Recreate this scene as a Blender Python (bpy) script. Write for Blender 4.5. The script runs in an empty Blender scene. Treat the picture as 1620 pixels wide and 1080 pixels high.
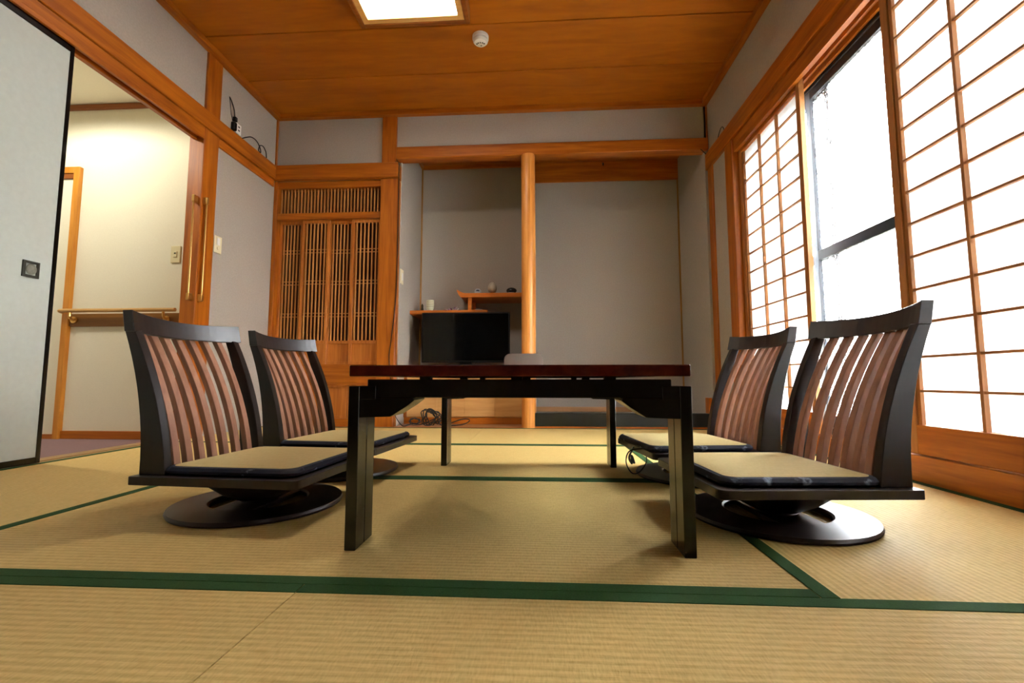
import bpy, bmesh, math, random
from mathutils import Vector, Matrix
random.seed(7)
S = bpy.context.scene
COL = S.collection
PI = math.pi

# ------------------------------------------------------------------ camera, sky, exposure
cam_d = bpy.data.cameras.new('camera')
cam = bpy.data.objects.new('camera', cam_d)
COL.objects.link(cam)
cam.location = (0, 0, 0.36)
cam.rotation_euler = (PI/2 + 0.0845, 0, 0.0588)
cam_d.sensor_width = 36.0
cam_d.lens = 16.0
cam_d.clip_start = 0.02
S.camera = cam

SKY = 9.5          # bright overcast daylight outside the window
LAMP = 3.6        # ceiling lamp diffuser
HALL = 12.0        # hall downlight, watts
w = bpy.data.worlds.new('overcast_sky')
S.world = w
w.use_nodes = True
w.node_tree.nodes['Background'].inputs[0].default_value = (0.97, 0.985, 1.0, 1)
w.node_tree.nodes['Background'].inputs[1].default_value = SKY
S.view_settings.view_transform = 'Standard'
S.view_settings.look = 'None'
S.view_settings.gamma = 1
S.view_settings.exposure = 2.5
S.view_settings.use_curve_mapping = False

# ------------------------------------------------------------------ materials
def lin(r, g, b):
    f = lambda v: (v/255/12.92) if v/255 <= 0.04045 else ((v/255+0.055)/1.055)**2.4
    return (f(r), f(g), f(b), 1)

def new_mat(name):
    m = bpy.data.materials.new(name)
    m.use_nodes = True
    nt = m.node_tree
    return m, nt, nt.nodes['Principled BSDF']

def node(nt, t, **kw):
    n = nt.nodes.new(t)
    for k, v in kw.items():
        setattr(n, k, v)
    return n

def ramp(nt, stops):
    r = node(nt, 'ShaderNodeValToRGB')
    e = r.color_ramp.elements
    e[0].position, e[0].color = stops[0]
    e[1].position, e[1].color = stops[-1]
    for p, c in stops[1:-1]:
        x = e.new(p); x.color = c
    return r

def coords(nt, scale):
    tc = node(nt, 'ShaderNodeTexCoord')
    mp = node(nt, 'ShaderNodeMapping')
    mp.inputs['Scale'].default_value = scale
    nt.links.new(tc.outputs['Object'], mp.inputs['Vector'])
    return mp

def wood(name, c1, c2, axis='z', rough=0.45, stretch=14, bump=0.05, spec=0.4):
    m, nt, b = new_mat(name)
    sc = [stretch, stretch, stretch]
    sc['xyz'.index(axis)] = 0.9
    mp = coords(nt, sc)
    n1 = node(nt, 'ShaderNodeTexNoise')
    n1.inputs['Scale'].default_value = 2.2
    n1.inputs['Detail'].default_value = 6
    n1.inputs['Distortion'].default_value = 0.6
    n2 = node(nt, 'ShaderNodeTexNoise')
    n2.inputs['Scale'].default_value = 9
    n2.inputs['Detail'].default_value = 3
    nt.links.new(mp.outputs[0], n1.inputs['Vector'])
    nt.links.new(mp.outputs[0], n2.inputs['Vector'])
    mx = node(nt, 'ShaderNodeMath', operation='MULTIPLY_ADD')
    nt.links.new(n2.outputs['Fac'], mx.inputs[0]); mx.inputs[1].default_value = 0.35
    nt.links.new(n1.outputs['Fac'], mx.inputs[2])
    r = ramp(nt, [(0.42, c1), (0.88, c2)])
    nt.links.new(mx.outputs[0], r.inputs[0])
    nt.links.new(r.outputs[0], b.inputs['Base Color'])
    b.inputs['Roughness'].default_value = rough
    b.inputs['Specular IOR Level'].default_value = spec
    if bump:
        bp = node(nt, 'ShaderNodeBump'); bp.inputs['Strength'].default_value = bump
        bp.inputs['Distance'].default_value = 0.004
        nt.links.new(mx.outputs[0], bp.inputs['Height'])
        nt.links.new(bp.outputs[0], b.inputs['Normal'])
    return m

def plain(name, c, rough=0.5, metal=0.0, spec=0.5, noise=0.0, nscale=60, bump=0.0):
    m, nt, b = new_mat(name)
    b.inputs['Roughness'].default_value = rough
    b.inputs['Metallic'].default_value = metal
    b.inputs['Specular IOR Level'].default_value = spec
    b.inputs['Base Color'].default_value = c
    if noise or bump:
        mp = coords(nt, (1, 1, 1))
        n = node(nt, 'ShaderNodeTexNoise')
        n.inputs['Scale'].default_value = nscale
        n.inputs['Detail'].default_value = 5
        nt.links.new(mp.outputs[0], n.inputs['Vector'])
        k = lambda s: tuple(min(1, v*s) for v in c[:3]) + (1,)
        r = ramp(nt, [(0.3, k(1-noise)), (0.7, k(1+noise))])
        nt.links.new(n.outputs['Fac'], r.inputs[0])
        nt.links.new(r.outputs[0], b.inputs['Base Color'])
        if bump:
            bp = node(nt, 'ShaderNodeBump'); bp.inputs['Strength'].default_value = bump
            bp.inputs['Distance'].default_value = 0.003
            nt.links.new(n.outputs['Fac'], bp.inputs['Height'])
            nt.links.new(bp.outputs[0], b.inputs['Normal'])
    return m

OR1, OR2 = lin(142, 70, 6), lin(188, 106, 20)
WX = wood('orange_wood_x', OR1, OR2, 'x')
WY = wood('orange_wood_y', OR1, OR2, 'y')
WZ = wood('orange_wood_z', OR1, OR2, 'z')
WCEIL = wood('ceiling_cedar', lin(158, 86, 4), lin(186, 106, 10), 'x', rough=0.5, stretch=5, bump=0.0)
WCAB = wood('cabinet_wood', lin(166, 88, 24), lin(206, 128, 52), 'z', rough=0.45)
WSLAT = wood('lattice_slat_wood', lin(176, 108, 48), lin(214, 150, 84), 'z', rough=0.5)
WDARKIN = plain('cabinet_inside', lin(80, 46, 22), 0.7)
WTOKO = wood('log_post_wood', lin(196, 112, 34), lin(236, 166, 82), 'z', rough=0.35, stretch=24, bump=0.25)
WTAN = wood('tan_door_wood', lin(190, 138, 76), lin(214, 164, 100), 'x', rough=0.5, stretch=6)
WSHOJI = wood('shoji_wood', lin(146, 90, 38), lin(178, 118, 60), 'z', rough=0.5)
PLASTER = plain('grey_plaster', lin(176, 168, 156), 0.95, noise=0.05, nscale=90, bump=0.25, spec=0.1)
CREAM = plain('cream_wallpaper', lin(236, 231, 211), 0.9, noise=0.02, nscale=120, bump=0.1, spec=0.1)
FUSUMA = plain('fusuma_paper', lin(188, 194, 186), 0.9, noise=0.03, nscale=40, bump=0.1, spec=0.1)
BLACKL = plain('black_lacquer', lin(14, 13, 13), 0.22)
KAMACHI = plain('black_lacquer_sill', lin(22, 24, 22), 0.3)
IRON = plain('blackened_metal', lin(62, 62, 54), 0.5, 0.4, noise=0.2, nscale=120)
PEWTER = plain('pewter', lin(140, 140, 126), 0.45, 0.6, noise=0.15, nscale=90)
GREEN = plain('green_cloth', lin(52, 84, 46), 0.85, noise=0.16, nscale=400, spec=0.15)
CARPET = plain('mauve_carpet', lin(138, 112, 112), 1.0, noise=0.14, nscale=300, bump=0.6, spec=0.05)
DKWOOD = wood('espresso_wood', lin(20, 11, 9), lin(34, 20, 16), 'x', rough=0.4, bump=0.02, spec=0.6)
DKWOODZ = wood('espresso_wood_z', lin(20, 11, 9), lin(34, 20, 16), 'z', rough=0.36, bump=0.02, spec=0.45)
MAHOG = wood('mahogany_top', lin(58, 16, 10), lin(84, 30, 18), 'y', rough=0.2, bump=0.0, spec=0.6)
SLATC = wood('walnut_slat', lin(132, 90, 68), lin(166, 120, 94), 'z', rough=0.38, bump=0.03)
TABLK = plain('table_black', lin(13, 10, 9), 0.27, spec=0.55, noise=0.1, nscale=30)
TABIN = wood('table_leg_wood', lin(84, 76, 60), lin(102, 92, 72), 'z', rough=0.4, bump=0.0)
BRASS = plain('brass', lin(214, 168, 96), 0.28, 0.9)
IVORY = plain('ivory_plastic', lin(226, 216, 176), 0.45)
WHITEP = plain('white_plastic', lin(232, 230, 222), 0.45)
BLACKP = plain('black_plastic', lin(15, 15, 15), 0.35)
CABLE = plain('black_cable', lin(20, 19, 19), 0.5)
SCREEN = plain('tv_screen', lin(5, 6, 6), 0.06, spec=0.55)
ALU = plain('aluminium', lin(96, 100, 106), 0.5, 0.3)
ALUD = plain('dark_aluminium', lin(40, 42, 46), 0.45, 0.3)
NAVY = plain('navy_cloth', lin(18, 26, 48), 0.75, spec=0.25)
LAMPW = wood('lamp_frame_wood', lin(120, 62, 20), lin(160, 92, 36), 'x', rough=0.4)
DARKROOM = wood('dark_door_wood', lin(42, 28, 20), lin(60, 42, 30), 'z', rough=0.6)

def tatami_mat(name, ca, cb):
    m, nt, b = new_mat(name)
    mp = coords(nt, (1, 1, 1))
    wv = node(nt, 'ShaderNodeTexWave', wave_type='BANDS', bands_direction='Y')
    wv.inputs['Scale'].default_value = 22
    wv.inputs['Distortion'].default_value = 0.35
    wv.inputs['Detail'].default_value = 1
    wv.inputs['Detail Scale'].default_value = 2
    nt.links.new(mp.outputs[0], wv.inputs['Vector'])
    mp2 = coords(nt, (26, 240, 1))
    mp3 = coords(nt, (300, 60, 1))
    n = node(nt, 'ShaderNodeTexNoise'); n.inputs['Scale'].default_value = 1.0; n.inputs['Detail'].default_value = 3
    n3 = node(nt, 'ShaderNodeTexNoise'); n3.inputs['Scale'].default_value = 1.0; n3.inputs['Detail'].default_value = 2
    nt.links.new(mp2.outputs[0], n.inputs['Vector'])
    nt.links.new(mp3.outputs[0], n3.inputs['Vector'])
    a = node(nt, 'ShaderNodeMath', operation='ADD')
    nt.links.new(n.outputs['Fac'], a.inputs[0]); nt.links.new(n3.outputs['Fac'], a.inputs[1])
    a2 = node(nt, 'ShaderNodeMath', operation='MULTIPLY_ADD')
    nt.links.new(wv.outputs['Fac'], a2.inputs[0]); a2.inputs[1].default_value = 0.42
    nt.links.new(a.outputs[0], a2.inputs[2])
    r = ramp(nt, [(0.42, ca), (1.0, cb)])
    d = node(nt, 'ShaderNodeMath', operation='MULTIPLY'); d.inputs[1].default_value = 0.66
    nt.links.new(a2.outputs[0], d.inputs[0]); nt.links.new(d.outputs[0], r.inputs[0])
    nt.links.new(r.outputs[0], b.inputs['Base Color'])
    b.inputs['Roughness'].default_value = 0.6
    b.inputs['Specular IOR Level'].default_value = 0.18
    bp = node(nt, 'ShaderNodeBump'); bp.inputs['Strength'].default_value = 0.35
    bp.inputs['Distance'].default_value = 0.002
    nt.links.new(a2.outputs[0], bp.inputs['Height']); nt.links.new(bp.outputs[0], b.inputs['Normal'])
    return m
TATAMI = tatami_mat('tatami_rush', lin(192, 160, 90), lin(226, 198, 128))
CUSHION = tatami_mat('cushion_rush', lin(200, 180, 118), lin(222, 204, 146))

def paper_mat():
    m, nt, b = new_mat('shoji_paper')
    nt.nodes.remove(b)
    out = nt.nodes['Material Output']
    d = node(nt, 'ShaderNodeBsdfDiffuse'); t = node(nt, 'ShaderNodeBsdfTranslucent')
    mp = coords(nt, (1, 1, 1))
    n = node(nt, 'ShaderNodeTexNoise'); n.inputs['Scale'].default_value = 35; n.inputs['Detail'].default_value = 6
    nt.links.new(mp.outputs[0], n.inputs['Vector'])
    r = ramp(nt, [(0.3, (0.86, 0.88, 0.87, 1)), (0.7, (0.93, 0.94, 0.92, 1))])
    nt.links.new(n.outputs['Fac'], r.inputs[0])
    nt.links.new(r.outputs[0], d.inputs[0]); nt.links.new(r.outputs[0], t.inputs[0])
    mx = node(nt, 'ShaderNodeMixShader'); mx.inputs[0].default_value = 0.24
    nt.links.new(d.outputs[0], mx.inputs[1]); nt.links.new(t.outputs[0], mx.inputs[2])
    nt.links.new(mx.outputs[0], out.inputs[0])
    return m
PAPER = paper_mat()

def glass_mat():
    m, nt, b = new_mat('pebbled_glass')
    b.inputs['Base Color'].default_value = (0.97, 0.99, 1, 1)
    b.inputs['Transmission Weight'].default_value = 1
    b.inputs['Roughness'].default_value = 0.18
    b.inputs['IOR'].default_value = 1.45
    mp = coords(nt, (1, 1, 1))
    v = node(nt, 'ShaderNodeTexVoronoi'); v.inputs['Scale'].default_value = 75
    nt.links.new(mp.outputs[0], v.inputs['Vector'])
    bp = node(nt, 'ShaderNodeBump'); bp.inputs['Strength'].default_value = 0.7; bp.inputs['Distance'].default_value = 0.004
    nt.links.new(v.outputs['Distance'], bp.inputs['Height']); nt.links.new(bp.outputs[0], b.inputs['Normal'])
    return m
GLASS = glass_mat()

def emis(name, c, s):
    m, nt, b = new_mat(name)
    b.inputs['Base Color'].default_value = c
    b.inputs['Emission Color'].default_value = c
    b.inputs['Emission Strength'].default_value = s
    return m
LAMPON = emis('lamp_diffuser', (1.0, 0.96, 0.90, 1), LAMP)
HALLON = emis('hall_lamp_diffuser', (1.0, 0.90, 0.66, 1), 3)

def speckle_mat():
    m, nt, b = new_mat('navy_patterned_border')
    mp = coords(nt, (1, 1, 1))
    n = node(nt, 'ShaderNodeTexNoise'); n.inputs['Scale'].default_value = 26; n.inputs['Detail'].default_value = 5
    nt.links.new(mp.outputs[0], n.inputs['Vector'])
    r = ramp(nt, [(0.58, lin(17, 25, 46)), (0.66, lin(130, 140, 160)), (0.72, lin(18, 26, 48))])
    nt.links.new(n.outputs['Fac'], r.inputs[0]); nt.links.new(r.outputs[0], b.inputs['Base Color'])
    b.inputs['Roughness'].default_value = 0.7
    return m
NAVYP = speckle_mat()

# ------------------------------------------------------------------ helpers
class MB:
    def __init__(s): s.bm = bmesh.new()
    def box(s, x0, x1, y0, y1, z0, z1):
        if x0 > x1: x0, x1 = x1, x0
        if y0 > y1: y0, y1 = y1, y0
        if z0 > z1: z0, z1 = z1, z0
        v = [s.bm.verts.new((x, y, z)) for x in (x0, x1) for y in (y0, y1) for z in (z0, z1)]
        for f in ((0,1,3,2),(4,6,7,5),(0,4,5,1),(2,3,7,6),(0,2,6,4),(1,5,7,3)):
            s.bm.faces.new([v[i] for i in f])
        return s
    def quad(s, pts):
        s.bm.faces.new([s.bm.verts.new(p) for p in pts]); return s
    def loft(s, rings, cap=True, closed=True):
        R = [[s.bm.verts.new(p) for p in r] for r in rings]
        n = len(R[0])
        for a, b in zip(R, R[1:]):
            for i in range(n if closed else n-1):
                j = (i+1) % n
                s.bm.faces.new((a[i], a[j], b[j], b[i]))
        if cap and closed:
            s.bm.faces.new(list(reversed(R[0]))); s.bm.faces.new(R[-1])
        return s
    def prism(s, poly, axis, a, b):
        def P(p, t):
            return {'x': (t, p[0], p[1]), 'y': (p[0], t, p[1]), 'z': (p[0], p[1], t)}[axis]
        return s.loft([[P(p, a) for p in poly], [P(p, b) for p in poly]])
    def cyl(s, c, r, z0, z1, n=24):
        return s.loft([[(c[0]+r*math.cos(2*PI*i/n), c[1]+r*math.sin(2*PI*i/n), z) for i in range(n)] for z in (z0, z1)])
    def lathe(s, c, prof, n=24):
        return s.loft([[(c[0]+r*math.cos(2*PI*i/n), c[1]+r*math.sin(2*PI*i/n), c[2]+z) for i in range(n)] for r, z in prof])
    def tube(s, pts, r, n=8, smooth=True):
        pts = [Vector(p) for p in pts]
        if smooth and len(pts) > 2:
            q = []
            for i in range(len(pts)-1):
                p0, p1, p2, p3 = pts[max(i-1,0)], pts[i], pts[i+1], pts[min(i+2,len(pts)-1)]
                for k in range(6):
                    t = k/6
                    q.append(0.5*((2*p1)+(p2-p0)*t+(2*p0-5*p1+4*p2-p3)*t*t+(3*p1-p0-3*p2+p3)*t**3))
            q.append(pts[-1]); pts = q
        rings = []
        up = Vector((0.31, 0.17, 0.93))
        for i, p in enumerate(pts):
            d = (pts[min(i+1,len(pts)-1)] - pts[max(i-1,0)]).normalized()
            a = d.cross(up)
            if a.length < 0.05: a = d.cross(Vector((1, 0, 0)))
            a.normalize(); b = d.cross(a)
            rr = r[i] if isinstance(r, list) else r
            rings.append([tuple(p+a*rr*math.cos(2*PI*k/n)+b*rr*math.sin(2*PI*k/n)) for k in range(n)])
        return s.loft(rings)
    def build(s, name, mat, parent=None, bevel=0, smooth=False, seg=1):
        bm = s.bm
        bmesh.ops.recalc_face_normals(bm, faces=bm.faces)
        if bevel:
            bmesh.ops.bevel(bm, geom=list(bm.edges), offset=bevel, segments=seg, profile=0.5, affect='EDGES', clamp_overlap=True)
        me = bpy.data.meshes.new(name)
        bm.to_mesh(me); bm.free()
        me.materials.append(mat)
        if smooth:
            me.shade_smooth()
            try: me.set_sharp_from_angle(angle=math.radians(40))
            except Exception: pass
        o = bpy.data.objects.new(name, me)
        COL.objects.link(o)
        if parent: o.parent = parent
        return o

def box(name, mat, b, parent=None, bevel=0):
    return MB().box(*b).build(name, mat, parent, bevel)

def tag(o, label, cat=None, group=None, kind=None):
    o['label'] = label
    if cat: o['category'] = cat
    if group: o['group'] = group
    if kind: o['kind'] = kind
    return o

def struct(o, label, cat):
    return tag(o, label, cat, kind='structure')

def empty(name, loc=(0, 0, 0), rz=0):
    o = bpy.data.objects.new(name, None)
    o.empty_display_size = 0.1
    COL.objects.link(o)
    o.location = loc
    o.rotation_euler = (0, 0, rz)
    return o

# ------------------------------------------------------------------ room constants (metres)
XL, XR, YB = -2.165, 1.33, 3.51
ZM, ZC = 2.51, 2.55
W = 0.88
MX = -2.175
YF = -0.08

# ------------------------------------------------------------------ floor and tatami mats
floor = struct(box('floor', plain('subfloor', lin(90, 66, 40), 0.8), (-2.2, 1.5, -1.35, 4.3, -0.14, -0.032)), 'board floor under the straw mats of the whole room', 'floor')
mat_bm = MB().box(-W+0.001, W-0.001, -W/2+0.001, W/2-0.001, -0.03, 0)
proto = mat_bm.build('tatami_mat', TATAMI)
proto_me = proto.data
bpy.data.objects.remove(proto)
bord = MB().box(-W+0.001, W-0.001, -W/2+0.0012, -W/2+0.031, -0.001, 0.0014)
bo = bord.build('border', GREEN)
bord_me = bo.data
bpy.data.objects.remove(bo)
Y0 = 0.815 - W
layout = [(MX+W, Y0+W/2, 0), (MX+3*W, Y0+W/2, 0),
          (MX+W/2, Y0+2*W, PI/2), (MX+2*W, Y0+1.5*W, 0), (MX+2*W, Y0+2.5*W, 0), (MX+3.5*W, Y0+2*W, -PI/2),
          (MX+W, Y0+3.5*W, 0), (MX+3*W, Y0+3.5*W, 0)]
for (x, y, r) in layout:
    o = bpy.data.objects.new('tatami_mat', proto_me); COL.objects.link(o)
    o.location = (x, y, 0); o.rotation_euler = (0, 0, r); o.parent = floor
    for k in (0, PI):
        b = bpy.data.objects.new('border', bord_me); COL.objects.link(b)
        b.rotation_euler = (0, 0, k); b.parent = o
# wooden strip between mats and the back wall, board floor of the shelf alcove
struct(box('trim_1', WX, (-2.175, 1.345, Y0+4*W+0.001, YB, -0.03, 0.001), bevel=0.001), 'thin wooden strip along the back edge of the mats', 'trim')

# ------------------------------------------------------------------ ceiling
ceil = struct(box('ceiling', WDARKIN, (-2.3, 1.5, -1.35, 3.6, 2.566, 2.66)), 'boarded wooden ceiling in wide orange planks', 'ceiling')
ys = [3.06, 2.622, 2.184, 1.746, 1.308, 0.87, 0.432, -0.006]
edges = [YB] + ys + [YF]
for a, b in zip(edges, edges[1:]):
    box('ceiling_board', WCEIL, (-2.165, 1.33, b+0.004, a-0.004, ZC, 2.566), ceil, bevel=0.002)
struct(box('trim_2', WY, (XL, XL+0.045, YF, YB, ZM, ZC), bevel=0.002), 'ceiling moulding above the wall with the sliding door', 'trim')
struct(box('trim_3', WY, (XR-0.045, XR, YF, YB, ZM, ZC), bevel=0.002), 'ceiling moulding above the window wall', 'trim')
struct(box('trim_4', WX, (XL+0.045, XR-0.045, YB-0.045, YB, ZM, ZC), bevel=0.002), 'ceiling moulding above the alcove wall', 'trim')

# ------------------------------------------------------------------ left wall
wl = struct(empty('wall_left'), 'grey plaster wall with sliding door and hall opening', 'wall')
box('plaster', PLASTER, (-2.25, XL, YF, YB+0.1, 1.99, 2.6), wl)
box('plaster', PLASTER, (-2.25, XL, 2.83, YB+0.1, -0.03, 1.99), wl)
box('plaster', PLASTER, (-2.25, XL, YF, 0.06, -0.03, 1.99), wl)
struct(box('trim_5', WY, (-2.24, -2.138, YF, YB-0.001, 1.992, 2.108), bevel=0.003), 'long orange wooden rail above the sliding door', 'trim')
struct(box('trim_6', WY, (-2.25, -2.153, 2.836, YB-0.03, 1.933, 1.991), bevel=0.002), 'narrow wooden rail above the plaster panel beside the lattice cabinet', 'trim')
k = struct(MB().box(-2.225, -2.15, 0.06, 2.70, 1.935, 1.991).box(-2.165, -2.15, 0.06, 2.70, 1.912, 1.935).box(-2.225, -2.2, 0.06, 2.70, 1.912, 1.935).build('trim_7', WY, bevel=0.001), 'grooved door head of the opening to the hall', 'trim')
struct(box('trim_8', WZ, (-2.252, -2.15, 2.70, 2.833, -0.03, ZM), bevel=0.004), 'square wooden pillar at the hall opening', 'pillar')
struct(box('trim_9', WZ, (XL, XL+0.014, YB-0.016, YB, 2.11, ZM), bevel=0.001), 'thin corner batten where the two plaster walls meet', 'trim')
struct(MB().box(-2.31, -2.178, 0.06, 2.70, -0.06, 0.0).box(-2.215, -2.208, 0.06, 2.7, 0, 0.003).build('trim_10', wood('threshold_wood', lin(150, 112, 60), lin(172, 136, 84), 'y'), bevel=0.001), 'wooden threshold between the mats and the hall carpet', 'trim')

struct(box('trim_31', WZ, (XR-0.012, XR, YB-0.014, YB, 2.244, ZM), bevel=0.001), 'thin corner batten between the lintel wall and the window wall', 'trim')
def fusuma(label, y0, y1, xf, z0, z1, pull_y, pull_z):
    t = tag(empty('fusuma_door', (xf, (y0+y1)/2, z0)), label, 'sliding door')
    cy = (y0+y1)/2
    h = z1-z0; hw = (y1-y0)/2
    box('panel', FUSUMA, (-0.022, -0.003, -hw+0.018, hw-0.018, 0.022, h-0.022), t)
    for s in (-1, 1):
        box('frame_bar', BLACKL, (-0.026, 0, s*hw-(0.019 if s > 0 else 0), s*hw+(0.019 if s < 0 else 0), 0, h), t, bevel=0.002)
    box('frame_bar', BLACKL, (-0.026, 0, -hw+0.019, hw-0.019, 0, 0.026), t, bevel=0.002)
    box('frame_bar', BLACKL, (-0.026, 0, -hw+0.019, hw-0.019, h-0.048, h), t, bevel=0.002)
    py, pz = pull_y-cy, pull_z-z0
    p = MB().box(-0.003, 0.0035, py-0.032, py-0.022, pz-0.035, pz+0.035).box(-0.003, 0.0035, py+0.022, py+0.032, pz-0.035, pz+0.035)
    p.box(-0.003, 0.0035, py-0.022, py+0.022, pz-0.035, pz-0.025).box(-0.003, 0.0035, py-0.022, py+0.022, pz+0.025, pz+0.035)
    pl = p.build('finger_pull', IRON, t)
    n = 20
    ins = MB().loft([[(0.0006+d, py+r*0.021*math.cos(2*PI*i/n)+0.001, pz+r*0.024*math.sin(2*PI*i/n)) for i in range(n)] for d, r in ((0, 1), (0.0015, 1), (0.001, 0.8), (-0.001, 0.72))])
    ins.build('recess_cup', PEWTER, pl, smooth=True)
    return t
fusuma('white paper sliding door with black lacquer frame and square metal pull', 0.955, 1.893, -2.168, 0.003, 1.931, 1.79, 0.832)
fusuma('white paper sliding door nearest the camera on the hall side', 0.062, 0.99, -2.199, 0.003, 1.931, 0.16, 0.832)

# ------------------------------------------------------------------ hall beyond the opening
HY = 2.86; HZ = -0.024
hw_ = struct(box('wall_hall_end', CREAM, (-4.0, -2.25, HY, HY+0.1, -0.2, 2.4)), 'bright cream wall at the end of the hall', 'wall')
struct(box('wall_hall_far', CREAM, (-4.1, -4.0, 0.0, HY+0.1, -0.2, 2.4)), 'cream wall on the far side of the hall', 'wall')
struct(box('wall_hall_near', CREAM, (-4.1, -2.25, -0.1, 0.0, -0.2, 2.4)), 'cream wall at the near end of the hall', 'wall')
struct(box('wall_hall_side', CREAM, (-2.262, -2.2505, 0.0, 2.70, 1.97, 2.4)), 'cream wall above the hall side of the opening', 'wall')
struct(box('floor_hall', CARPET, (-4.0, -2.31, 0.0, HY, -0.2, HZ)), 'mauve carpet on the hall floor', 'floor')
struct(box('ceiling_hall', CREAM, (-4.1, -2.25, -0.1, HY+0.1, 2.275, 2.4)), 'cream ceiling of the hall', 'ceiling')
DKTRIM = wood('hall_trim_wood', lin(120, 62, 18), lin(150, 84, 30), 'x')
struct(box('trim_11', DKTRIM, (-4.0, -2.26, HY-0.022, HY, 2.238, 2.272), bevel=0.002), 'dark wooden moulding under the hall ceiling', 'trim')
struct(box('baseboard_hall', WX, (-3.14, -2.26, HY-0.014, HY, HZ, 0.028), bevel=0.002), 'orange wooden baseboard of the hall wall', 'baseboard')
d1 = struct(empty('door_1', (-3.55, HY, HZ)), 'cream hall door in an orange wooden casing', 'door')
box('leaf', CREAM, (-0.45, 0.37, -0.008, -0.002, 0.03, 1.79), d1)
GOLDW = wood('hall_casing_wood', lin(186, 112, 24), lin(216, 146, 50), 'z')
box('casing', GOLDW, (0.37, 0.412, -0.028, 0, 0, 1.845), d1, bevel=0.002)
box('casing', GOLDW, (-0.45, 0.37, -0.028, 0, 1.80, 1.845), d1, bevel=0.002)
box('casing', DKTRIM, (-0.45, 0.37, -0.02, 0, 1.765, 1.80), d1, bevel=0.002)
box('sill', WX, (-0.45, 0.37, -0.02, 0, 0, 0.03), d1)
hr = tag(empty('hall_handrail', (-2.75, HY, 0.71)), 'wooden handrail with brass end bracket on a board along the hall wall', 'handrail')
box('backing_board', wood('rail_board', lin(120, 78, 24), lin(150, 100, 40), 'x'), (-0.385, 0.39, -0.016, 0, 0.006, 0.092), hr, bevel=0.002)
MB().tube([(-0.42, -0.05, 0.108), (0.38, -0.05, 0.108)], 0.013, 12).build('rail', wood('rail_wood', lin(186, 140, 76), lin(206, 164, 100), 'x'), hr, smooth=True)
for x in (-0.35, 0.30):
    b = MB().tube([(x, -0.05, 0.10), (x, -0.045, 0.06), (x, -0.016, 0.05)], 0.008, 8)
    b.loft([[(x+0.022*math.cos(2*PI*i/16), y, 0.05+0.022*math.sin(2*PI*i/16)) for i in range(16)] for y in (-0.016, -0.024)])
    b.build('bracket', BRASS, hr, smooth=True)
MB().tube([(-0.42, -0.05, 0.108), (-0.425, -0.035, 0.105), (-0.42, -0.005, 0.098)], 0.014, 10).build('rail_end', BRASS, hr, smooth=True)
sw = tag(empty('hall_light_switch', (-2.428, HY, 1.2)), 'ivory light switch on the cream hall wall', 'light switch')
box('plate', IVORY, (-0.034, 0.034, -0.008, 0, -0.057, 0.057), sw, bevel=0.002)
box('rocker', IVORY, (-0.012, 0.012, -0.012, -0.008, -0.02, 0.02), sw, bevel=0.001)
box('indicator', BLACKP, (-0.006, 0.006, -0.0128, -0.012, 0.002, 0.01), sw)
hl = tag(empty('hall_downlight', (-2.98, 2.15, 2.275)), 'round recessed downlight in the hall ceiling', 'lamp')
MB().lathe((0, 0, 0), [(0.075, 0), (0.078, -0.006), (0.06, -0.008), (0.055, -0.001)], 24).build('ring', WHITEP, hl, smooth=True)
MB().cyl((0, 0), 0.054, -0.004, -0.002).build('diffuser', HALLON, hl)
sp = bpy.data.lights.new('hall_bulb', 'SPOT')
sp.energy = HALL; sp.color = (1.0, 0.95, 0.80); sp.spot_size = math.radians(170); sp.spot_blend = 0.3; sp.shadow_soft_size = 0.05
spo = bpy.data.objects.new('hall_bulb', sp); COL.objects.link(spo)
spo.location = (0, 0, -0.02); spo.parent = hl

# ------------------------------------------------------------------ back wall, cabinet bay
wb = struct(empty('wall_back'), 'grey plaster back wall around the cabinet and display alcove', 'wall')
box('plaster', PLASTER, (-2.25, -1.20, YB, YB+0.055, 1.986, 2.6), wb)
box('plaster', PLASTER, (-2.25, -1.20, YB+0.055, YB+0.66, 2.001, 2.05), wb)
box('plaster', PLASTER, (-1.20, 1.5, YB, YB+0.05, 2.20, 2.6), wb)
struct(box('trim_12', WZ, (-1.266, -1.146, YB-0.022, YB+0.1, 2.108, ZM), bevel=0.004), 'square wooden post between the cabinet bay and the alcove lintel', 'pillar')
struct(box('trim_13', WZ, (-1.27, -1.126, YB-0.02, YB+0.12, -0.03, 1.985), bevel=0.004), 'wide wooden jamb to the right of the lattice cabinet', 'pillar')
struct(box('trim_14', WX, (-2.136, -1.122, YB-0.045, YB+0.05, 1.987, 2.108), bevel=0.003), 'wooden rail over the lattice cabinet', 'trim')

cab = tag(empty('lattice_cabinet', (-1.70, YB, 0)), 'tall built-in cabinet with four wooden lattice sliding doors and lattice transom', 'cabinet')
CX = -1.70
def cb(name, mat, b, parent=None, bevel=0.0015):
    return box(name, mat, (b[0]-CX, b[1]-CX, b[2], b[3], b[4], b[5]), parent or cab, bevel)
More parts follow.
